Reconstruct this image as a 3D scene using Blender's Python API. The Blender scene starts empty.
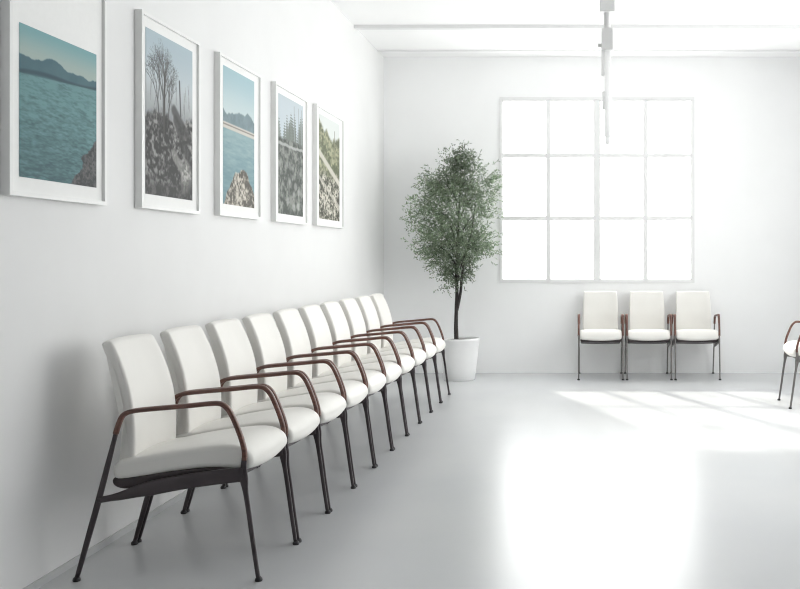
import bpy, bmesh, math, random
import numpy as np
from mathutils import Vector, Matrix

random.seed(7)
rng = np.random.default_rng(11)
scene = bpy.context.scene
COL = scene.collection
PI = math.pi

# ------------------------------------------------------------------ helpers
def lin(c):
    c = c / 255.0
    return c / 12.92 if c <= 0.04045 else ((c + 0.055) / 1.055) ** 2.4

def rgb(r, g, b):
    return (lin(r), lin(g), lin(b), 1.0)

def mat(name, color, rough=0.5, metal=0.0, spec=0.5, noise=0.0, nscale=20.0, bump=0.0, bscale=200.0, stretch=None):
    m = bpy.data.materials.new(name)
    m.use_nodes = True
    nt = m.node_tree
    b = nt.nodes['Principled BSDF']
    b.inputs['Base Color'].default_value = color
    b.inputs['Roughness'].default_value = rough
    b.inputs['Metallic'].default_value = metal
    b.inputs['Specular IOR Level'].default_value = spec
    tc = nt.nodes.new('ShaderNodeTexCoord')
    src = tc.outputs['Object']
    if stretch:
        mp = nt.nodes.new('ShaderNodeMapping')
        mp.inputs['Scale'].default_value = stretch
        nt.links.new(src, mp.inputs['Vector'])
        src = mp.outputs['Vector']
    if noise > 0:
        n = nt.nodes.new('ShaderNodeTexNoise')
        n.inputs['Scale'].default_value = nscale
        n.inputs['Detail'].default_value = 4
        nt.links.new(src, n.inputs['Vector'])
        r = nt.nodes.new('ShaderNodeValToRGB')
        lo = tuple(max(0, c * (1 - noise)) for c in color[:3]) + (1,)
        hi = tuple(min(1, c * (1 + noise)) for c in color[:3]) + (1,)
        r.color_ramp.elements[0].position = 0.3
        r.color_ramp.elements[1].position = 0.7
        r.color_ramp.elements[0].color = lo
        r.color_ramp.elements[1].color = hi
        nt.links.new(n.outputs['Fac'], r.inputs['Fac'])
        nt.links.new(r.outputs['Color'], b.inputs['Base Color'])
    if bump > 0:
        n2 = nt.nodes.new('ShaderNodeTexNoise')
        n2.inputs['Scale'].default_value = bscale
        n2.inputs['Detail'].default_value = 3
        nt.links.new(src, n2.inputs['Vector'])
        bp = nt.nodes.new('ShaderNodeBump')
        bp.inputs['Strength'].default_value = bump
        bp.inputs['Distance'].default_value = 0.002
        nt.links.new(n2.outputs['Fac'], bp.inputs['Height'])
        nt.links.new(bp.outputs['Normal'], b.inputs['Normal'])
    return m

def attr_mat(name, rough=0.5, spec=0.5, translucent=0.0):
    m = bpy.data.materials.new(name)
    m.use_nodes = True
    nt = m.node_tree
    b = nt.nodes['Principled BSDF']
    a = nt.nodes.new('ShaderNodeVertexColor')
    a.layer_name = 'Col'
    nt.links.new(a.outputs['Color'], b.inputs['Base Color'])
    b.inputs['Roughness'].default_value = rough
    b.inputs['Specular IOR Level'].default_value = spec
    if translucent:
        tr = nt.nodes.new('ShaderNodeBsdfTranslucent')
        nt.links.new(a.outputs['Color'], tr.inputs['Color'])
        mx = nt.nodes.new('ShaderNodeMixShader')
        mx.inputs['Fac'].default_value = translucent
        nt.links.new(b.outputs['BSDF'], mx.inputs[1])
        nt.links.new(tr.outputs['BSDF'], mx.inputs[2])
        nt.links.new(mx.outputs['Shader'], nt.nodes['Material Output'].inputs['Surface'])
    return m

def obj(name, bm, m, parent=None, smooth=False, mtx=None):
    me = bpy.data.meshes.new(name)
    bmesh.ops.recalc_face_normals(bm, faces=bm.faces)
    bm.to_mesh(me)
    bm.free()
    if smooth:
        for p in me.polygons:
            p.use_smooth = len(p.vertices) <= 4
    o = bpy.data.objects.new(name, me)
    me.materials.append(m)
    COL.objects.link(o)
    if parent:
        o.parent = parent
    return o

def tag(o, label=None, cat=None, group=None, kind=None):
    if label: o['label'] = label
    if cat: o['category'] = cat
    if group: o['group'] = group
    if kind: o['kind'] = kind
    return o

def thing(name, label, cat, loc=(0, 0, 0), rotz=0, group=None):
    o = bpy.data.objects.new(name, None)
    o.empty_display_size = 0.1
    COL.objects.link(o)
    o.location = loc
    o.rotation_euler = (0, 0, rotz)
    return tag(o, label, cat, group)

def add_box(bm, x0, x1, y0, y1, z0, z1):
    vs = [bm.verts.new((x, y, z)) for x in (x0, x1) for y in (y0, y1) for z in (z0, z1)]
    for f in ((0, 1, 3, 2), (4, 6, 7, 5), (0, 4, 5, 1), (2, 3, 7, 6), (0, 2, 6, 4), (1, 5, 7, 3)):
        bm.faces.new([vs[i] for i in f])

def bevel(bm, w=0.003, seg=2):
    bmesh.ops.bevel(bm, geom=list(bm.edges), offset=w, segments=seg, affect='EDGES', profile=0.5)

def box(x0, x1, y0, y1, z0, z1, bv=0.0):
    bm = bmesh.new()
    add_box(bm, x0, x1, y0, y1, z0, z1)
    if bv: bevel(bm, bv)
    return bm

def lathe(bm, prof, cx=0, cy=0, seg=40):
    rings = []
    for r, z in prof:
        rings.append([bm.verts.new((cx + r * math.cos(2 * PI * i / seg), cy + r * math.sin(2 * PI * i / seg), z)) for i in range(seg)])
    for a, b in zip(rings, rings[1:]):
        for i in range(seg):
            bm.faces.new((a[i], a[(i + 1) % seg], b[(i + 1) % seg], b[i]))
    bm.faces.new(rings[0]); bm.faces.new(rings[-1])

def tube(bm, pts, radii, seg=10):
    """round tube through 3-D points"""
    pts = [Vector(p) for p in pts]
    rings = []
    for i, p in enumerate(pts):
        t = (pts[min(i + 1, len(pts) - 1)] - pts[max(i - 1, 0)]).normalized()
        u = t.cross(Vector((0, 1, 0)) if abs(t.y) < 0.9 else Vector((1, 0, 0))).normalized()
        v = t.cross(u)
        r = radii[i]
        rings.append([bm.verts.new(p + (u * math.cos(2 * PI * k / seg) + v * math.sin(2 * PI * k / seg)) * r) for k in range(seg)])
    for a, b in zip(rings, rings[1:]):
        for k in range(seg):
            bm.faces.new((a[k], a[(k + 1) % seg], b[(k + 1) % seg], b[k]))
    bm.faces.new(rings[0]); bm.faces.new(rings[-1])

def catmull(pts, n=6, closed=False):
    pts = [np.array(p, float) for p in pts]
    out = []
    N = len(pts)
    rngi = range(N) if closed else range(N - 1)
    for i in rngi:
        if closed:
            p0, p1, p2, p3 = pts[(i - 1) % N], pts[i], pts[(i + 1) % N], pts[(i + 2) % N]
        else:
            p0, p1, p2, p3 = pts[max(i - 1, 0)], pts[i], pts[i + 1], pts[min(i + 2, N - 1)]
        for k in range(n):
            t = k / n
            out.append(0.5 * ((2 * p1) + (-p0 + p2) * t + (2 * p0 - 5 * p1 + 4 * p2 - p3) * t * t + (-p0 + 3 * p1 - 3 * p2 + p3) * t ** 3))
    if not closed: out.append(pts[-1])
    return out

def band(bm, path, half_in, half_lat, y, power=3.2, seg=14):
    """bar whose path lies in the plane y = const; superellipse section"""
    P = [np.array(p, float) for p in path]
    rings = []
    for i, p in enumerate(P):
        t = P[min(i + 1, len(P) - 1)] - P[max(i - 1, 0)]
        t = t / (np.linalg.norm(t) + 1e-9)
        nrm = np.array((-t[1], t[0]))
        hi = half_in[i] if hasattr(half_in, '__len__') else half_in
        hl = half_lat[i] if hasattr(half_lat, '__len__') else half_lat
        ring = []
        for k in range(seg):
            a = 2 * PI * (k + 0.5) / seg
            ca, sa = math.cos(a), math.sin(a)
            ex = 2 / power
            uu = math.copysign(abs(ca) ** ex, ca) * hi
            vv = math.copysign(abs(sa) ** ex, sa) * hl
            q = p + nrm * uu
            ring.append(bm.verts.new((q[0], y + vv, q[1])))
        rings.append(ring)
    for a, b in zip(rings, rings[1:]):
        for k in range(seg):
            bm.faces.new((a[k], a[(k + 1) % seg], b[(k + 1) % seg], b[k]))
    bm.faces.new(rings[0]); bm.faces.new(rings[-1])

def cushion(bm, prof, w, r, crown_fn=None, ny=9):
    """closed side profile (x, z) extruded across y with rolled edges"""
    P = np.array(prof, float)
    N = len(P)
    area = 0.5 * np.sum(P[:, 0] * np.roll(P[:, 1], -1) - np.roll(P[:, 0], -1) * P[:, 1])
    tan = np.roll(P, -1, 0) - np.roll(P, 1, 0)
    tan /= np.linalg.norm(tan, axis=1)[:, None] + 1e-9
    inw = np.stack((-tan[:, 1], tan[:, 0]), 1) * (1 if area > 0 else -1)
    st = []
    for k in range(5):
        a = k / 4 * PI / 2
        st.append((-w + r - r * math.cos(a), r * (1 - math.sin(a))))
    for k in range(1, ny):
        st.append((-w + r + (2 * w - 2 * r) * k / ny, 0))
    for k in range(5):
        a = (4 - k) / 4 * PI / 2
        st.append((w - r + r * math.cos(a), r * (1 - math.sin(a))))
    rings = []
    for y, s in st:
        q = P + inw * s
        ring = []
        for i in range(N):
            x, z = q[i]
            yy = y
            if crown_fn:
                x, yy, z = crown_fn(x, y, z, i, P[i])
            ring.append(bm.verts.new((x, yy, z)))
        rings.append(ring)
    for a, b in zip(rings, rings[1:]):
        for k in range(N):
            bm.faces.new((a[k], a[(k + 1) % N], b[(k + 1) % N], b[k]))
    bm.faces.new(rings[0]); bm.faces.new(rings[-1])

def dup(root, loc, rotz, label, group, scale=None):
    r = root.copy(); COL.objects.link(r)
    r.location = loc; r.rotation_euler = (0, 0, rotz)
    r['label'] = label; r['group'] = group
    if scale: r.scale = scale
    for ch in list(root.children):
        c = ch.copy(); COL.objects.link(c); c.parent = r
        for g in list(ch.children):
            d = g.copy(); COL.objects.link(d); d.parent = c
    return r

# ------------------------------------------------------------------ materials
M_wall_dim = mat('wall_paint_dim', (0.79, 0.79, 0.788, 1), 0.75, spec=0.25, noise=0.012, nscale=3, bump=0.06, bscale=160)  # left wall's weaker light put into a darker copy of the paint
M_rear = mat('rear_wall_fill_cut', (0.36, 0.38, 0.42, 1), 0.75, noise=0.012, nscale=3)  # unseen rear wall, made dark to cut bounce light near the camera
M_wall_lit = mat('wall_paint_lit', (0.93, 0.932, 0.935, 1), 0.75, spec=0.25, noise=0.01, nscale=3, bump=0.06, bscale=160)  # same wall paint, lightened to put stronger light into its colour
M_ceil = mat('ceiling_paint', (0.96, 0.96, 0.96, 1), 0.8, spec=0.2, noise=0.01, nscale=2)
M_trim = mat('trim_paint', (0.78, 0.78, 0.78, 1), 0.5, noise=0.01)
M_base = mat('baseboard_paint', (0.55, 0.555, 0.56, 1), 0.5, noise=0.02)
M_winframe = mat('window_paint', (0.80, 0.80, 0.80, 1), 0.4, noise=0.01)
M_cream = mat('cream_upholstery', (0.80, 0.785, 0.75, 1), 0.5, spec=0.35, noise=0.02, nscale=6, bump=0.12, bscale=350)
M_metal = mat('dark_bronze_metal', (0.052, 0.041, 0.045, 1), 0.36, metal=0.25, spec=0.6, noise=0.1, nscale=12)
M_pan = mat('seat_shell', (0.038, 0.027, 0.028, 1), 0.42, spec=0.5, noise=0.1, nscale=10)
M_wood = mat('brown_arm_wood', (0.125, 0.052, 0.036, 1), 0.34, spec=0.6, noise=0.35, nscale=18, stretch=(0.6, 4, 6))
M_black = mat('rubber_glide', (0.02, 0.018, 0.02, 1), 0.5, noise=0.1)
M_frame = mat('picture_frame_paint', (0.80, 0.80, 0.79, 1), 0.4, noise=0.015)
M_mat = mat('mat_board', (0.86, 0.86, 0.85, 1), 0.8, spec=0.2, noise=0.01, nscale=40)
M_print = attr_mat('photo_print', 0.55, 0.25)
M_leaf = attr_mat('leaf', 0.45, 0.4, 0.25)
M_bark = mat('bark', (0.035, 0.03, 0.028, 1), 0.8, noise=0.4, nscale=25, bump=0.5, bscale=60, stretch=(1, 1, 0.2))
M_pot = mat('white_ceramic', (0.84, 0.84, 0.84, 1), 0.35, noise=0.01)
M_soil = mat('soil', (0.05, 0.04, 0.033, 1), 0.95, noise=0.4, nscale=60, bump=0.6, bscale=80)
M_lamp = mat('lamp_grey_enamel', (0.78, 0.78, 0.775, 1), 0.4, noise=0.02)

def haze_white(name):  # translucent white puts the haze before the window into the lamp's colour
    m = mat(name, (0.95, 0.95, 0.95, 1), 0.3)
    nt = m.node_tree
    tr = nt.nodes.new('ShaderNodeBsdfTranslucent')
    tr.inputs['Color'].default_value = (0.95, 0.95, 0.95, 1)
    mx = nt.nodes.new('ShaderNodeMixShader')
    mx.inputs['Fac'].default_value = 0.55
    nt.links.new(nt.nodes['Principled BSDF'].outputs['BSDF'], mx.inputs[1])
    nt.links.new(tr.outputs['BSDF'], mx.inputs[2])
    nt.links.new(mx.outputs['Shader'], nt.nodes['Material Output'].inputs['Surface'])
    return m
M_lampw = haze_white('hazed_lamp_white')

def floor_mat():
    m = bpy.data.materials.new('polished_resin_floor')
    m.use_nodes = True
    nt = m.node_tree
    b = nt.nodes['Principled BSDF']
    tc = nt.nodes.new('ShaderNodeTexCoord')
    n = nt.nodes.new('ShaderNodeTexNoise')
    n.inputs['Scale'].default_value = 0.9
    n.inputs['Detail'].default_value = 5
    nt.links.new(tc.outputs['Object'], n.inputs['Vector'])
    r = nt.nodes.new('ShaderNodeValToRGB')
    r.color_ramp.elements[0].position = 0.3
    r.color_ramp.elements[1].position = 0.75
    r.color_ramp.elements[0].color = (0.55, 0.56, 0.575, 1)
    r.color_ramp.elements[1].color = (0.60, 0.607, 0.612, 1)
    nt.links.new(n.outputs['Fac'], r.inputs['Fac'])
    nt.links.new(r.outputs['Color'], b.inputs['Base Color'])
    b.inputs['Roughness'].default_value = 0.27
    b.inputs['Specular IOR Level'].default_value = 0.8
    return m
M_floor = floor_mat()

def glass_mat():
    m = bpy.data.materials.new('clear_pane_glass')
    m.use_nodes = True
    nt = m.node_tree
    nt.nodes.remove(nt.nodes['Principled BSDF'])
    t = nt.nodes.new('ShaderNodeBsdfTransparent')
    t.inputs['Color'].default_value = (0.97, 0.98, 0.98, 1)
    g = nt.nodes.new('ShaderNodeBsdfGlossy')
    g.inputs['Roughness'].default_value = 0.02
    mx = nt.nodes.new('ShaderNodeMixShader')
    mx.inputs['Fac'].default_value = 0.05
    nt.links.new(t.outputs['BSDF'], mx.inputs[1])
    nt.links.new(g.outputs['BSDF'], mx.inputs[2])
    nt.links.new(mx.outputs['Shader'], nt.nodes['Material Output'].inputs['Surface'])
    return m
M_glass = glass_mat()

# ------------------------------------------------------------------ room
CAM_H = 1.25
BACK = 9.91
CEIL = 3.405
XR = 2.62
REAR = -2.2
TH = 0.05
def wl(D):                                  # left wall, very slightly out of parallel
    return -2.09 - 0.0203 * (D - 3.5)
WANG = math.atan(0.0203)

def struct(name, bm, m, parent=None):
    o = obj(name, bm, m, parent)
    if not parent: o['kind'] = 'structure'
    return o

struct('floor', box(-2.6, XR + 0.3, REAR - 0.2, BACK + 0.2, -0.1, 0), M_floor)
struct('ceiling', box(-2.6, XR + 0.3, REAR - 0.2, BACK + 0.2, CEIL, CEIL + 0.1), M_ceil)
# left wall (box with a slanted inner face)
bm = bmesh.new()
ya, yb = REAR - 0.1, BACK + TH
v = [bm.verts.new(p) for p in ((wl(ya), ya, 0), (wl(yb), yb, 0), (wl(yb) - 0.12, yb, 0), (wl(ya) - 0.12, ya, 0),
                               (wl(ya), ya, CEIL), (wl(yb), yb, CEIL), (wl(yb) - 0.12, yb, CEIL), (wl(ya) - 0.12, ya, CEIL))]
for f in ((0, 1, 2, 3), (4, 5, 6, 7), (0, 1, 5, 4), (1, 2, 6, 5), (2, 3, 7, 6), (3, 0, 4, 7)):
    bm.faces.new([v[i] for i in f])
struct('wall_left', bm, M_wall_dim)
# back wall with window opening
WX0, WX1, WZ0, WZ1 = -0.974, 1.124, 0.971, 2.972
bm = bmesh.new()
for a in ((-2.4, WX0, 0, CEIL), (WX1, XR, 0, CEIL), (WX0, WX1, 0, WZ0), (WX0, WX1, WZ1, CEIL)):
    add_box(bm, a[0], a[1], BACK, BACK + TH, a[2], a[3])
struct('wall_back', bm, M_wall_lit)
struct('wall_rear', box(-2.4, XR, REAR - 0.1, REAR, 0, CEIL), M_rear)
# unseen right wall; its window openings are added to light the room
FILL_OPENINGS = [(4.1, 5.9), (6.4, 8.2)]
RZ0, RZ1 = 0.7, 3.0
bm = bmesh.new()
ys = [REAR] + [q for r in FILL_OPENINGS for q in r] + [BACK + TH]
for i in range(len(ys) - 1):
    if i % 2 == 0:
        add_box(bm, XR, XR + TH, ys[i], ys[i + 1], 0, CEIL)
    else:
        add_box(bm, XR, XR + TH, ys[i], ys[i + 1], 0, RZ0)
        add_box(bm, XR, XR + TH, ys[i], ys[i + 1], RZ1, CEIL)
struct('wall_right', bm, M_wall_lit)
# thin skirting on the left, ceiling strips
bm = bmesh.new()
ya, yb = REAR, BACK
v = [bm.verts.new(p) for p in ((wl(ya) + .008, ya, 0), (wl(yb) + .008, yb, 0), (wl(yb), yb, 0), (wl(ya), ya, 0),
                               (wl(ya) + .008, ya, .03), (wl(yb) + .008, yb, .03), (wl(yb), yb, .03), (wl(ya), ya, .03))]
for f in ((0, 1, 2, 3), (4, 5, 6, 7), (0, 1, 5, 4), (1, 2, 6, 5), (2, 3, 7, 6), (3, 0, 4, 7)):
    bm.faces.new([v[i] for i in f])
struct('baseboard_left', bm, M_base)
struct('trim_1', box(wl(8.54), XR, 8.54, 8.60, CEIL - 0.03, CEIL), M_trim)
struct('trim_2', box(wl(9.6), XR, 9.56, 9.60, CEIL - 0.012, CEIL), M_trim)

# ---- windows (built in a local frame: u across, z up, w depth), 4 x 3 panes in two sashes
def make_window(name, u0, u1, z0, z1, place):
    """place(u, w, z) -> world; returns structure root mesh"""
    def bx(rects, w0, w1, m, nm, parent=None):
        bm = bmesh.new()
        for (a, b, c, d) in rects:
            add_box(bm, a, b, w0, w1, c, d)
        for vv in bm.verts:
            vv.co = Vector(place(vv.co.x, vv.co.y, vv.co.z))
        return struct(nm, bm, m, parent)
    f = 0.024
    root = bx([(u0, u0 + f, z0, z1), (u1 - f, u1, z0, z1), (u0 + f, u1 - f, z0, z0 + f), (u0 + f, u1 - f, z1 - f, z1)],
              -0.012, 0.04, M_winframe, name)
    um = (u0 + u1) / 2
    zs = [z0 + f, z0 + f + (z1 - z0 - 2 * f) * 0.345, z0 + f + (z1 - z0 - 2 * f) * 0.69, z1 - f]
    for (a, b) in ((u0 + f, um), (um, u1 - f)):
        s = 0.028
        rects = []
        ia, ib = a + (0.012 if a < um else 0.036), b - (0.036 if b <= um else 0.012)
        rects += [(a, ia, zs[0], zs[3]), (ib, b, zs[0], zs[3]), (ia, ib, zs[0], zs[0] + 0.018), (ia, ib, zs[3] - 0.018, zs[3])]
        mid = (ia + ib) / 2
        rects.append((mid - 0.023, mid + 0.023, zs[0] + .018, zs[3] - .018))
        for zz in zs[1:3]:
            rects.append((ia, mid - .023, zz - 0.022, zz + 0.022))
            rects.append((mid + .023, ib, zz - 0.022, zz + 0.022))
        sash = bx(rects, 0.0, 0.04, M_winframe, 'window_sash', root)
        bx([(ia, ib, zs[0] + .018, zs[3] - .018)], 0.018, 0.022, M_glass, 'window_glass', sash)
    return root
make_window('window_1', WX0, WX1, WZ0, WZ1, lambda u, w, z: (u, BACK + w, z))
for i, (a, b) in enumerate(FILL_OPENINGS):  # unseen windows, added as a light source from the right
    make_window('window_%d' % (i + 2), a, b, RZ0, RZ1, lambda u, w, z: (XR + w, u, z))

# ------------------------------------------------------------------ chair
FY = 0.2255          # side frame plane
def make_chair():
    root = thing('waiting_chair', '', 'chair')
    # seat cushion
    sp = catmull([(-.205, .455), (-.1, .476), (0, .496), (.12, .514), (.21, .522), (.27, .516), (.308, .493), (.322, .462), (.312, .438),
                  (.28, .427), (.15, .432), (0, .415), (-.12, .395), (-.2, .386), (-.222, .412)], 4, True)
    W = 0.213
    def scr(x, y, z, i, p0):
        k = 1 - (y / W) ** 2
        top = p0[1] > 0.43 + 0.1 * (p0[0])
        if x > 0.24:
            z -= 0.016 * k * (x - .24) / .08
            x += 0.006 * k
        if top: z += 0.010 * k
        else: z -= 0.004 * k
        return x, y, z
    bm = bmesh.new(); cushion(bm, sp, W, 0.02, scr)
    obj('seat', bm, M_cream, root, True)
    # dark shell below
    pp = catmull([(-.21, .398), (-.1, .408), (.05, .428), (.2, .438), (.285, .432), (.292, .415), (.26, .398), (.1, .388), (-.08, .36), (-.18, .35), (-.222, .368)], 4, True)
    def pcr(x, y, z, i, p0):
        return x, y, z - 0.006 * (1 - (y / W) ** 2)
    bm = bmesh.new(); cushion(bm, pp, 0.208, 0.012, pcr)
    obj('seat_shell', bm, M_pan, root, True)
    # backrest
    bp = catmull([(-.150, .435), (-.146, .53), (-.149, .62), (-.162, .71), (-.192, .81), (-.230, .895), (-.243, .915), (-.262, .922), (-.281, .912),
                  (-.279, .893), (-.243, .81), (-.212, .71), (-.200, .62), (-.203, .53), (-.212, .435), (-.200, .420), (-.165, .420)], 4, True)
    BW = 0.184
    def bcr(x, y, z, i, p0):
        k = 1 - (y / BW) ** 2
        t = (z - .43) / .48
        yy = y * (1.0 - 0.05 * max(0, t) ** 3 + 0.015 * math.sin(max(0, min(1, t)) * PI))
        x -= 0.014 * k                       # gently dished front, curved plan
        z += 0.004 * k * max(0, t)
        return x, yy, z
    bm = bmesh.new(); cushion(bm, bp, BW, 0.013, bcr)
    obj('backrest', bm, M_cream, root, True)
    for s in (-1, 1):
        y = FY * s
        # rear leg
        p = catmull([(-.35, .010), (-.308, .16), (-.265, .315), (-.225, .47), (-.198, .575)], 4)
        n = len(p)
        hi = [0.0080 + 0.0035 * math.sin(PI * min(1, i / n * 1.2)) for i in range(n)]
        bm = bmesh.new(); band(bm, p, hi, 0.0072, y)
        leg = obj('leg', bm, M_metal, root, True)
        bm = bmesh.new(); lathe(bm, [(0.0135, 0.0), (0.0145, 0.004), (0.0135, 0.010), (0.009, 0.016)], -.351, y, 18)
        obj('foot_glide', bm, M_black, leg, True)
        # front leg
        p = catmull([(.35, .010), (.332, .13), (.314, .26), (.299, .36), (.293, .42), (.297, .475)], 4)
        n = len(p)
        hi = [0.0078 + 0.003 * (i / n) + (0.0065 * math.exp(-((p[i][1] - .395) / .035) ** 2)) for i in range(n)]
        bm = bmesh.new(); band(bm, p, hi, 0.0072, y)
        leg = obj('leg', bm, M_metal, root, True)
        bm = bmesh.new(); lathe(bm, [(0.0135, 0.0), (0.0145, 0.004), (0.0135, 0.010), (0.009, 0.016)], .3515, y, 18)
        obj('foot_glide', bm, M_black, leg, True)
        # side rail
        p = catmull([(-.266, .312), (-.19, .326), (-.1, .350), (.05, .380), (.18, .399), (.295, .412)], 4)
        n = len(p)
        hi = [0.012 + 0.016 * max(0, min(1, (q[0] + .22) / .15)) for q in p]
        bm = bmesh.new(); band(bm, p, hi, 0.008, y, 5)
        obj('side_rail', bm, M_metal, root, True)
        # wooden arm, one bent band
        p = catmull([(-.2, .568), (-.186, .612), (-.168, .642), (-.13, .656), (-.05, .665), (.08, .676), (.16, .684), (.203, .684), (.229, .668), (.252, .632), (.281, .560), (.296, .505), (.297, .465)], 5)
        n = len(p)
        lat = []
        for q in p:
            flat = max(0, 1 - abs(q[0] - .03) / .24) ** 0.5
            lat.append(0.0105 + 0.0042 * flat)
        hi = [0.0095] * n
        bm = bmesh.new(); band(bm, p, hi, lat, y, 3.0)
        obj('armrest', bm, M_wood, root, True)
    return root

PITCH = 0.484
X0 = -1.63
proto = make_chair()
ordn = ['nearest the camera, first', 'second', 'third', 'fourth', 'fifth', 'sixth', 'seventh', 'eighth', 'ninth', 'last']
rowlab = [
    'white upholstered armchair nearest the camera in the row along the left wall',
    'white upholstered armchair second from the camera in the left wall row',
    'white upholstered armchair third from the camera in the left wall row',
    'white upholstered armchair fourth from the camera in the left wall row',
    'white upholstered armchair fifth from the camera in the left wall row',
    'white upholstered armchair sixth from the camera in the left wall row',
    'white upholstered armchair seventh from the camera in the left wall row',
    'white upholstered armchair eighth from the camera in the left wall row',
    'white upholstered armchair ninth from the camera, second from the far end of the left row',
    'white upholstered armchair at the far end of the left wall row, nearest the potted tree',
]
G1 = 'armchairs in the row along the left wall'
for i in range(10):
    D = 3.55 + FY + i * PITCH
    if i == 0:
        proto.location = (X0, D, 0); proto['label'] = rowlab[0]; proto['group'] = G1
    else:
        dup(proto, (X0, D, 0), 0, rowlab[i], G1)
G2 = 'armchairs under the window'
for x, lab in ((0.110, 'left one of the three white armchairs standing under the window'),
               (0.602, 'middle one of the three white armchairs standing under the window'),
               (1.094, 'right one of the three white armchairs standing under the window')):
    dup(proto, (x, 9.60, 0), -PI / 2, lab, G2, (0.75, 1, 0.96))
r = dup(proto, (2.0, 7.80, 0), PI, 'white armchair cut off by the right edge of the photo, facing left', '')
del r['group']

# farther chairs: metal copied lighter and greyer, stronger light put into its colour
M_metal_lit = mat('lit_bronze_metal', (0.17, 0.16, 0.155, 1), 0.38, metal=0.4, spec=0.6, noise=0.08)
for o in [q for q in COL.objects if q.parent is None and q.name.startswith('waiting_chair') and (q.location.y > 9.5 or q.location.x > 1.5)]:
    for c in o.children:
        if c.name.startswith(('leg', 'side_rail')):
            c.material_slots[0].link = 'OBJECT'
            c.material_slots[0].material = M_metal_lit

# ------------------------------------------------------------------ framed photographs
def value_noise(nx, ny, fx, fy):
    gx, gy = int(fx) + 2, int(fy) + 2
    g = rng.random((gy, gx))
    X = np.linspace(0, fx, nx); Y = np.linspace(0, fy, ny)
    xi = X.astype(int); yi = Y.astype(int)
    tx = X - xi; ty = Y - yi
    tx = tx * tx * (3 - 2 * tx); ty = ty * ty * (3 - 2 * ty)
    a = g[np.ix_(yi, xi)]; b = g[np.ix_(yi, xi + 1)]; c = g[np.ix_(yi + 1, xi)]; d = g[np.ix_(yi + 1, xi + 1)]
    return (a * (1 - tx) + b * tx) * (1 - ty)[:, None] + (c * (1 - tx) + d * tx) * ty[:, None]

def fbm(nx, ny, fx, fy, o=4):
    s = 0; w = 0
    for k in range(o):
        s = s + value_noise(nx, ny, fx * 2 ** k, fy * 2 ** k) * 0.55 ** k
        w += 0.55 ** k
    return s / w

NX, NY = 150, 230
U, V = np.meshgrid(np.linspace(0, 1, NX), np.linspace(0, 1, NY))    # V = 0 at the top
C3 = lambda r, g, b: np.array((r, g, b), float)
def mix(img, col, a):
    a = np.clip(a, 0, 1)[..., None]
    return img * (1 - a) + col * a
def ss(e0, e1, x):
    t = np.clip((x - e0) / (e1 - e0), 0, 1)
    return t * t * (3 - 2 * t)
def line(img, u0, v0, u1, v1, w, col, a=1.0, asp=1.5):
    dx, dy = u1 - u0, (v1 - v0) * asp
    L2 = dx * dx + dy * dy + 1e-9
    t = np.clip(((U - u0) * dx + (V - v0) * asp * dy) / L2, 0, 1)
    d = np.hypot(U - (u0 + t * dx), (V * asp) - (v0 * asp + t * dy))
    return mix(img, col, a * (1 - ss(w * 0.6, w * 1.5, d)))
def branch(img, u, v, ang, L, w, depth, col, a):
    u1 = u + math.cos(ang) * L; v1 = v - math.sin(ang) * L / 1.5
    img = line(img, u, v, u1, v1, w, col, a)
    if depth:
        for da in (-0.38, 0.05, 0.42):
            img = branch(img, u1, v1, ang + da + random.uniform(-.2, .2), L * random.uniform(.6, .8), w * .62, depth - 1, col, a * .9)
    return img

def rocks(shape_n=(5, 6), lo=C3(60, 60, 60), hi=C3(150, 148, 142)):
    n = fbm(NX, NY, *shape_n, 5)
    n2 = fbm(NX, NY, shape_n[0] * 4, shape_n[1] * 4, 3)
    rd = 1 - np.abs(fbm(NX, NY, shape_n[0] * 1.5, shape_n[1] * 1.5, 4) - .5) * 9
    t = np.clip((n - .5) * 2.2 + .5 + (n2 - .5) * 2.4 - .4 * np.clip(rd, 0, 1), 0, 1)
    return lo + (hi - lo) * t[..., None]

def print_lake():
    img = C3(118, 160, 164) + (C3(160, 176, 170) - C3(118, 160, 164)) * ss(0, .2, V)[..., None]
    hor = .325 - .055 * U
    ridge = .20 + .012 * np.sin(U * 11) - .015 * np.exp(-((U - .42) / .2) ** 2) - .012 * U * (1 - U) + .04 * (fbm(NX, 2, 9, 1)[0][None, :] - .5) - .03 * (1 - U) * 0 + .012 * U
    h = ss(-.006, .006, V - ridge)
    hill = C3(56, 92, 104) + (C3(74, 108, 116) - C3(56, 92, 104)) * fbm(NX, NY, 6, 12)[..., None]
    img = img * (1 - h[..., None]) + hill * h[..., None]
    img = mix(img, C3(36, 66, 76), ss(.022, .004, np.abs(V - hor + .012 + .012 * np.sin(U * 6))) * .8)
    w = ss(-.004, .004, V - hor)
    rip = .5 * fbm(NX, NY, 24, 110, 2) + .5 * fbm(NX, NY, 10, 48, 3)
    water = C3(98, 140, 142) + (C3(54, 88, 94) - C3(98, 140, 142)) * np.clip((V - .3) * 1.0 + .05 + (rip - .5) * 1.7, 0, 1)[..., None]
    img = img * (1 - w[..., None]) + water * w[..., None]
    sh = (U - .6) / .4 * .34 + (V - 1) + .22 * (fbm(NX, NY, 7, 10, 5) - .5) + .06 * ss(.85, 1, U)
    m = ss(-.01, .012, sh - .0)
    rock = rocks((12, 16), C3(44, 47, 50), C3(92, 92, 92))
    img = img * (1 - m[..., None]) + rock * m[..., None]
    return img

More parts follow.
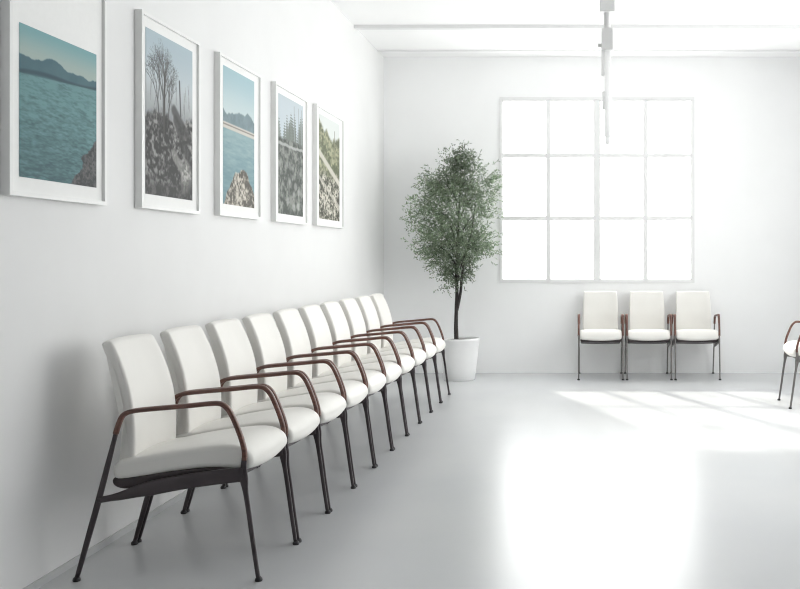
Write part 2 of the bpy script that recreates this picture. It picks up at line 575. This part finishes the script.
def print_bare_tree():
    img = C3(168, 184, 192) + (C3(196, 200, 202) - C3(168, 184, 192)) * ss(0, .5, V)[..., None]
    hz = fbm(NX, NY, 9, 10, 4)
    img = mix(img, C3(120, 124, 126), ss(.25, .55, V) * (.4 + hz * .6))
    m = ss(-.02, .03, V - (.52 - .06 * np.sin(U * 5) - .12 * ss(.5, 1, U) + .08 * (hz - .5)))
    r = rocks((7, 10), C3(34, 34, 34), C3(140, 140, 138))
    for k in range(16):
        u, v = random.random(), random.uniform(.5, .98)
        r = line(r, u, v, u + random.uniform(-.25, .25), v + random.uniform(-.06, .12), .012, C3(30, 30, 30), .75)
    img = img * (1 - m[..., None]) + r * m[..., None]
    dk = C3(50, 50, 50)
    for du, a, L in ((.28, 1.74, .22), (.36, 1.60, .26), (.35, 1.46, .25), (.44, 1.38, .18)):
        img = branch(img, du, .56, a, L, .011, 4, C3(66, 66, 66), .8)
        img = branch(img, du + .02, .40, a, L * .8, .007, 3, C3(84, 84, 84), .7)
    for k in range(26):
        u = random.random(); v = random.uniform(.3, .52)
        img = line(img, u, v, u + random.uniform(-.08, .08), v - random.uniform(.06, .2), .004, C3(110, 112, 112), .6)
    img = line(img, .37, .62, .39, .22, .013, C3(62, 60, 58))
    img = line(img, .73, .46, .70, .24, .013, C3(52, 52, 54), .8)
    img = line(img, .58, .44, .92, .60, .05, C3(50, 50, 50), .75)
    img = line(img, .62, .50, .98, .78, .05, C3(44, 44, 44), .7)
    img = line(img, .58, .72, .86, .86, .05, C3(150, 150, 146), .7)
    e = ss(.16, .08, np.hypot(U - .86, (V - .86) * 1.4) + .1 * (fbm(NX, NY, 9, 12) - .5))
    rr = rocks((9, 12), C3(100, 100, 98), C3(180, 178, 174))
    img = img * (1 - e[..., None]) + rr * e[..., None]
    e = ss(.8, 1.0, V) * .55
    return mix(img, C3(44, 44, 44), e)

def print_bay():
    img = C3(158, 186, 194) + (C3(190, 204, 206) - C3(158, 186, 194)) * ss(0, .34, V)[..., None]
    ridge = .33 + .03 * np.sin(U * 5 + 1) + .05 * (fbm(NX, 2, 9, 1)[0][None, :] - .5) - .03 * (1 - U)
    m = ss(-.008, .008, V - ridge)
    img = img * (1 - m[..., None]) + (C3(112, 132, 138) + 30 * (fbm(NX, NY, 12, 18)[..., None] - .5)) * m[..., None]
    img = mix(img, C3(196, 192, 184), ss(.03, .018, np.abs(V - .425 - .01 * U)))
    img = mix(img, C3(110, 104, 98), ss(.008, .003, np.abs(V - .418 - .01 * U)) * .7)
    w = ss(-.004, .004, V - .447 - .01 * U)
    rip = fbm(NX, NY, 6, 60, 3)
    water = C3(138, 164, 168) + (C3(100, 134, 142) - C3(138, 164, 168)) * np.clip((V - .42) * 1.8 + (rip - .5) * .9, 0, 1)[..., None]
    img = img * (1 - w[..., None]) + water * w[..., None]
    hgt = .74 + .75 * (U - .6) ** 2 + .1 * (fbm(NX, NY, 8, 8, 4) - .5)
    m = ss(-.01, .012, V - hgt)
    rr = rocks((7, 12), C3(78, 74, 66), C3(196, 190, 178))
    return img * (1 - m[..., None]) + rr * m[..., None]

def print_pines():
    img = C3(186, 196, 202) * np.ones((NY, NX, 1))
    for k in range(26):
        u = random.random(); top = random.uniform(.1, .26); wd = random.uniform(.05, .1)
        tri = (V - top) * wd / .16
        jag = .02 * np.sin(V * 260 + k)
        m = ss(.01, -.01, np.abs(U - u) - np.minimum(tri, wd) - jag) * (V > top) * (V < .45)
        img = mix(img, C3(112, 120, 114) + random.uniform(-16, 10), m * .75)
    for u in (.62, .8, .93):
        img = line(img, u, .05, u + .01, .35, .012, C3(150, 156, 156), .8)
    r = rocks((6, 8), C3(62, 68, 64), C3(128, 132, 126))
    m = ss(-.02, .02, V - .36 - .05 * (fbm(NX, NY, 7, 7) - .5))
    img = img * (1 - m[..., None]) + r * m[..., None]
    img = mix(img, C3(176, 178, 176), ss(.018, .006, np.abs(V - .41 - .03 * (fbm(NX, NY, 6, 6) - .5))) * .8)
    for k in range(22):
        u, v = random.random(), random.uniform(.58, .95)
        e = ss(.08, .03, np.hypot(U - u, (V - v) * 1.8) + .06 * (fbm(NX, NY, 10, 12, 3) - .5))
        img = mix(img, C3(168, 170, 166), e * random.uniform(.3, .7))
    return img

def print_hill_path():
    img = C3(212, 216, 214) * np.ones((NY, NX, 1))
    r = rocks((6, 10), C3(92, 98, 74), C3(160, 160, 132))
    m = ss(-.03, .03, V - .16 - .12 * U * (1 - U) * 2 - .12 * (fbm(NX, NY, 8, 8) - .5) + .1 * (1 - U))
    img = img * (1 - m[..., None]) + r * m[..., None]
    r2 = rocks((8, 14), C3(66, 66, 56), C3(206, 202, 190))
    m = ss(.5, .62, V + .1 * (fbm(NX, NY, 7, 7) - .5))
    img = img * (1 - m[..., None]) + r2 * m[..., None]
    img = line(img, 0, .36, 1, .62, .045, C3(206, 202, 192), .9)
    img = line(img, 0, .60, 1, .86, .03, C3(200, 196, 186), .7)
    img = line(img, .75, .1, .72, .4, .014, C3(110, 108, 92), .7)
    return img

def make_print(name, img, y0, y1, z0, z1, x, parent):
    lut = np.array([lin(i) for i in range(256)])
    col = lut[np.clip(img, 0, 255).astype(int)]
    verts, faces = [], []
    ysv = np.linspace(y0, y1, NX); zsv = np.linspace(z1, z0, NY)
    for j in range(NY):
        for i in range(NX):
            verts.append((x, ysv[i], zsv[j]))
    for j in range(NY - 1):
        for i in range(NX - 1):
            a = j * NX + i
            faces.append((a, a + NX, a + NX + 1, a + 1))
    me = bpy.data.meshes.new(name)
    me.from_pydata(verts, [], faces)
    at = me.color_attributes.new('Col', 'FLOAT_COLOR', 'POINT')
    buf = np.concatenate([col.reshape(-1, 3), np.ones((NX * NY, 1))], 1).astype(np.float32)
    at.data.foreach_set('color', buf.ravel())
    me.materials.append(M_print)
    o = bpy.data.objects.new(name, me)
    COL.objects.link(o); o.parent = parent
    return o

def picture(y0, y1, z0, z1, iy0, iy1, iz0, iz1, img, label):
    """all positions along the wall in metres; local x = out of the wall, origin at the bottom near corner"""
    root = thing('framed_photograph', label, 'picture', (wl(y0), y0, z0), WANG, 'framed photographs on the left wall')
    w, h = y1 - y0, z1 - z0
    F = 0.016
    bm = bmesh.new()
    for a in ((0, F, 0, h), (w - F, w, 0, h), (F, w - F, 0, F), (F, w - F, h - F, h)):
        add_box(bm, 0.001, 0.035, a[0], a[1], a[2], a[3])
    obj('picture_frame', bm, M_frame, root)
    obj('mat_board', box(0.004, 0.022, F, w - F, F, h - F), M_mat, root)
    make_print('photo_print', img, iy0 - y0, iy1 - y0, iz0 - z0, iz1 - z0, 0.0232, root)
    return root

picture(3.25, 3.93, 1.470, 2.385, 3.325, 3.866, 1.541, 2.10, print_lake(), 'framed photo of a teal lake with hills, nearest the camera on the left wall')
picture(4.25, 4.92, 1.478, 2.395, 4.310, 4.845, 1.547, 2.33, print_bare_tree(), 'framed grey photo of a bare tree over dark rocks, second from the camera')
picture(5.197, 5.89, 1.487, 2.41, 5.272, 5.79, 1.556, 2.352, print_bay(), 'framed photo of pale blue water with a rock below, middle of the five')
picture(6.18, 6.93, 1.490, 2.43, 6.265, 6.845, 1.548, 2.369, print_pines(), 'framed grey green photo of pines and bushes, fourth from the camera')
picture(7.178, 8.03, 1.497, 2.447, 7.275, 7.92, 1.556, 2.386, print_hill_path(), 'framed photo of a pale path through olive shrubs, farthest from the camera')

# ------------------------------------------------------------------ potted tree
PX, PY = -1.335, 9.40
tree = thing('potted_tree', 'small leafy tree in a white tapered pot in the corner by the window', 'plant', (PX, PY, 0))
bm = bmesh.new()
lathe(bm, [(0.150, 0.0), (0.157, 0.006), (0.172, 0.12), (0.188, 0.26), (0.203, 0.395), (0.208, 0.405), (0.208, 0.42), (0.203, 0.424), (0.192, 0.424), (0.189, 0.41), (0.186, 0.385)], seg=56)
obj('pot', bm, M_pot, tree, True)
bm = bmesh.new(); lathe(bm, [(0.02, 0.38), (0.186, 0.384), (0.184, 0.40), (0.12, 0.406), (0.02, 0.41)], seg=40)
obj('soil', bm, M_soil, tree, True)
tx = -0.03
bm = bmesh.new()
tp = [(tx, 0, .40), (tx - .004, 0, .55), (tx, 0, .72), (tx + .005, .005, .9), (tx + .0, .0, 1.06), (tx + .01, -.01, 1.3), (tx + .02, 0, 1.6), (tx + .04, 0, 1.95), (tx + .05, 0, 2.25)]
tp = catmull(tp, 4)
tr = np.interp([p[2] for p in tp], [.4, .6, 1.0, 1.4, 2.3], [.024, .020, .017, .011, .003])
tube(bm, tp, tr, 12)
obj('trunk', bm, M_bark, tree, True)
bm = bmesh.new()
tp = catmull([(tx + .004, 0, .70), (tx + .022, -.004, .78), (tx + .045, -.01, .9), (tx + .058, -.015, 1.05), (tx + .09, -.03, 1.25), (tx + .16, -.05, 1.5), (tx + .2, -.05, 1.8)], 4)
tube(bm, tp, np.interp([p[2] for p in tp], [.7, 1.0, 1.8], [.016, .014, .004]), 10)
obj('branch', bm, M_bark, tree, True)

Z0, Z1 = 1.02, 2.28
def half_w(t):
    return np.interp(t, [0, .08, .2, .35, .5, .65, .78, .88, 1.0], [.06, .18, .295, .355, .35, .295, .19, .105, .045])
def axis_x(t):
    return np.interp(t, [0, .5, 1.0], [-0.03, -0.075, 0.0])
tips = []
lim_y = BACK - 0.03 - PY
for k in range(15):
    t = (k + .5) / 15 * .86 + .05
    a = k * 2.399 + .5
    R = half_w(t) * random.uniform(.7, .92)
    z1 = Z0 + t * (Z1 - Z0)
    zb = max(1.0, z1 - R * 1.1)
    x1 = axis_x(t) + R * math.cos(a); y1 = max(-.45, min(lim_y - .06, R * math.sin(a)))
    tips.append((x1, y1, z1))
    bm = bmesh.new()
    pts = catmull([(tx + .01, 0, zb), (tx + .01 + (x1 - tx) * .35, y1 * .35, zb + (z1 - zb) * .5), (x1 * .7 + .3 * tx, y1 * .7, zb + (z1 - zb) * .8), (x1, y1, z1)], 4)
    tube(bm, pts, np.linspace(.009, .002, len(pts)), 7)
    obj('branch', bm, M_bark, tree, True)

verts, faces, cols = [], [], []
def leaf(p, d, L, wdt, shade):
    d = d / (np.linalg.norm(d) + 1e-9)
    up = rng.normal(size=3); s = np.cross(d, up); s /= np.linalg.norm(s) + 1e-9
    n = np.cross(s, d)
    b = len(verts)
    P = [p, p + d * L * .45 + s * wdt - n * L * .04, p + d * L * .5 + n * L * .05, p + d * L * .45 - s * wdt - n * L * .04, p + d * L - n * L * .1]
    for q in P:
        q = q.copy()
        q[1] = min(q[1], lim_y)
        verts.append(tuple(q)); cols.append(shade)
    faces.extend([(b, b + 1, b + 2), (b, b + 2, b + 3), (b + 1, b + 4, b + 2), (b + 2, b + 4, b + 3)])
ntw = 0
cl = []
for k in range(120):                                    # leafy sprays around the crown
    t = rng.beta(1.5, 1.45)
    a = rng.random() * 2 * PI
    rr = math.sqrt(rng.uniform(.05, 1.0)) * half_w(t) * .93
    cl.append((axis_x(t) + rr * math.cos(a), rr * math.sin(a), Z0 + t * (Z1 - Z0), rng.uniform(.045, .075)))
# stray sprays that break the outline
for q in ((-.37, 0, 2.09), (-.31, -.1, 2.12), (-.27, .05, 2.06), (-.22, 0, 2.04), (.36, 0, 2.10), (.33, .05, 1.92), (-.47, 0, 1.80), (-.50, -.05, 1.68), (-.44, 0, 1.90), (.33, 0, 2.13), (.27, -.1, 2.18), (-.02, 0, 2.38),
          (.05, .05, 2.36), (.0, -.05, 2.30), (.10, 0, 2.30), (.38, 0, 1.98), (-.14, 0, 1.06), (-.35, 0, 1.32), (.36, .05, 1.34), (-.42, .0, 1.46)):
    cl.append((q[0] * .86, q[1], q[2] - .09 * max(0, min(1, (q[2] - 1.2))), .045))
for (cx, cy, cz, sg) in cl:
    for j in range(19):                                # twigs
        o = np.array((cx, cy, cz)) + rng.normal(size=3) * sg
        d = np.array((o[0] * .9, o[1] * .9, rng.uniform(-.25, .35))) + rng.normal(size=3) * .22
        d /= np.linalg.norm(d)
        L = rng.uniform(.07, .13)
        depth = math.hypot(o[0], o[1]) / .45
        nl = 9
        for i in range(nl):
            p = o + d * L * i / nl
            dd = d * .7 + rng.normal(size=3) * .55
            v = rng.uniform(.4, 1.65) * (.45 + .75 * min(1, depth))  # inner leaves darker: shade inside the crown put into their colour
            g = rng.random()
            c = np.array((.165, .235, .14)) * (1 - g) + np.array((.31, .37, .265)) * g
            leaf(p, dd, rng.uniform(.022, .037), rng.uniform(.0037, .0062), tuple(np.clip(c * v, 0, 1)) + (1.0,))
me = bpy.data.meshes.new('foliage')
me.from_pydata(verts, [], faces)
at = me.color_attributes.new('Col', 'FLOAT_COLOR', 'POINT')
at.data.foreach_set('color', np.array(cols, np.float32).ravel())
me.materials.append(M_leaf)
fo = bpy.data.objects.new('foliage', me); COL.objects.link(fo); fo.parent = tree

# ------------------------------------------------------------------ pendant lamp
LY = 6.0
lamp = thing('pendant_lamp', 'slim white pendant lamp hanging from the ceiling before the window', 'lamp', (0.112, LY, 1.98))
def lz(z): return z - 1.98
def cyl(r, z0, z1, x=0, bv=.004, seg=28):
    bm = bmesh.new()
    lathe(bm, [(r - bv, lz(z0)), (r, lz(z0) + bv), (r, lz(z1) - bv), (r - bv, lz(z1))], x, 0, seg)
    return bm
obj('canopy', cyl(.075, 3.375, 3.405), M_lamp, lamp, True)
obj('stem', cyl(.022, 2.73, 3.38), M_lamp, lamp, True)
obj('upper_housing', box(-.049, .049, -.049, .049, lz(2.84), lz(3.12), .004), M_lamp, lamp)
obj('lower_housing', box(-.038, .038, -.038, .038, lz(2.594), lz(2.737), .004), M_lamp, lamp)
bm = bmesh.new(); tube(bm, [(-.036, 0, lz(2.63)), (-.062, 0, lz(2.63))], [.013, .013], 14)
obj('knob', bm, M_lamp, lamp, True)
obj('tube', cyl(.021, 2.03, 2.60, .004), M_lampw, lamp, True)
obj('side_tube', cyl(.014, 2.43, 2.60, -.024), M_lampw, lamp, True)
obj('side_clip', cyl(.014, 2.21, 2.33, -.018, .006), M_lampw, lamp, True)
bm = bmesh.new()
lathe(bm, [(.004, lz(1.98)), (.013, lz(1.986)), (.018, lz(2.0)), (.018, lz(2.015)), (.013, lz(2.03)), (.013, lz(2.036))], .004, 0, 24)
obj('bulb', bm, M_lampw, lamp, True)

# ------------------------------------------------------------------ light
w = bpy.data.worlds.new('overcast_sky')
scene.world = w
w.use_nodes = True
bg = w.node_tree.nodes['Background']
bg.inputs['Color'].default_value = (1.0, 0.992, 0.98, 1)
bg.inputs['Strength'].default_value = 4.6

def portal(name, loc, rot, sx, sy):
    L = bpy.data.lights.new(name, 'AREA')
    L.shape = 'RECTANGLE'; L.size = sx; L.size_y = sy
    L.cycles.is_portal = True
    o = bpy.data.objects.new(name, L); COL.objects.link(o)
    o.location = loc; o.rotation_euler = rot
    return o
portal('window_portal', ((WX0 + WX1) / 2, BACK + TH + .005, (WZ0 + WZ1) / 2), (-PI / 2, 0, 0), WX1 - WX0, WZ1 - WZ0)
for a, b in FILL_OPENINGS:
    portal('window_portal', (XR + TH + .005, (a + b) / 2, (RZ0 + RZ1) / 2), (PI / 2, 0, PI / 2), b - a, RZ1 - RZ0)

S = bpy.data.lights.new('sun', 'SUN')
S.energy = 3.9; S.angle = math.radians(2.2); S.color = (1.0, 0.95, 0.86)
so = bpy.data.objects.new('sun', S); COL.objects.link(so)
so.rotation_euler = Vector((0.57, -1.36, -1.0)).to_track_quat('-Z', 'Y').to_euler()
so.location = (-4, 16, 8)

# ------------------------------------------------------------------ camera
cam = bpy.data.cameras.new('camera')
co = bpy.data.objects.new('camera', cam); COL.objects.link(co)
co.location = (0, 0, CAM_H); co.rotation_euler = (PI / 2, 0, 0)
cam.sensor_width = 36; cam.lens = 920 / 800 * 36
cam.shift_x = -190 / 800; cam.shift_y = -37.5 / 800
cam.clip_end = 200
scene.camera = co

scene.view_settings.view_transform = 'Standard'
scene.view_settings.look = 'None'
scene.view_settings.exposure = 0.47
scene.cycles.filter_width = 1.15
scene.cycles.max_bounces = 14
scene.cycles.diffuse_bounces = 8
scene.cycles.use_denoising = True
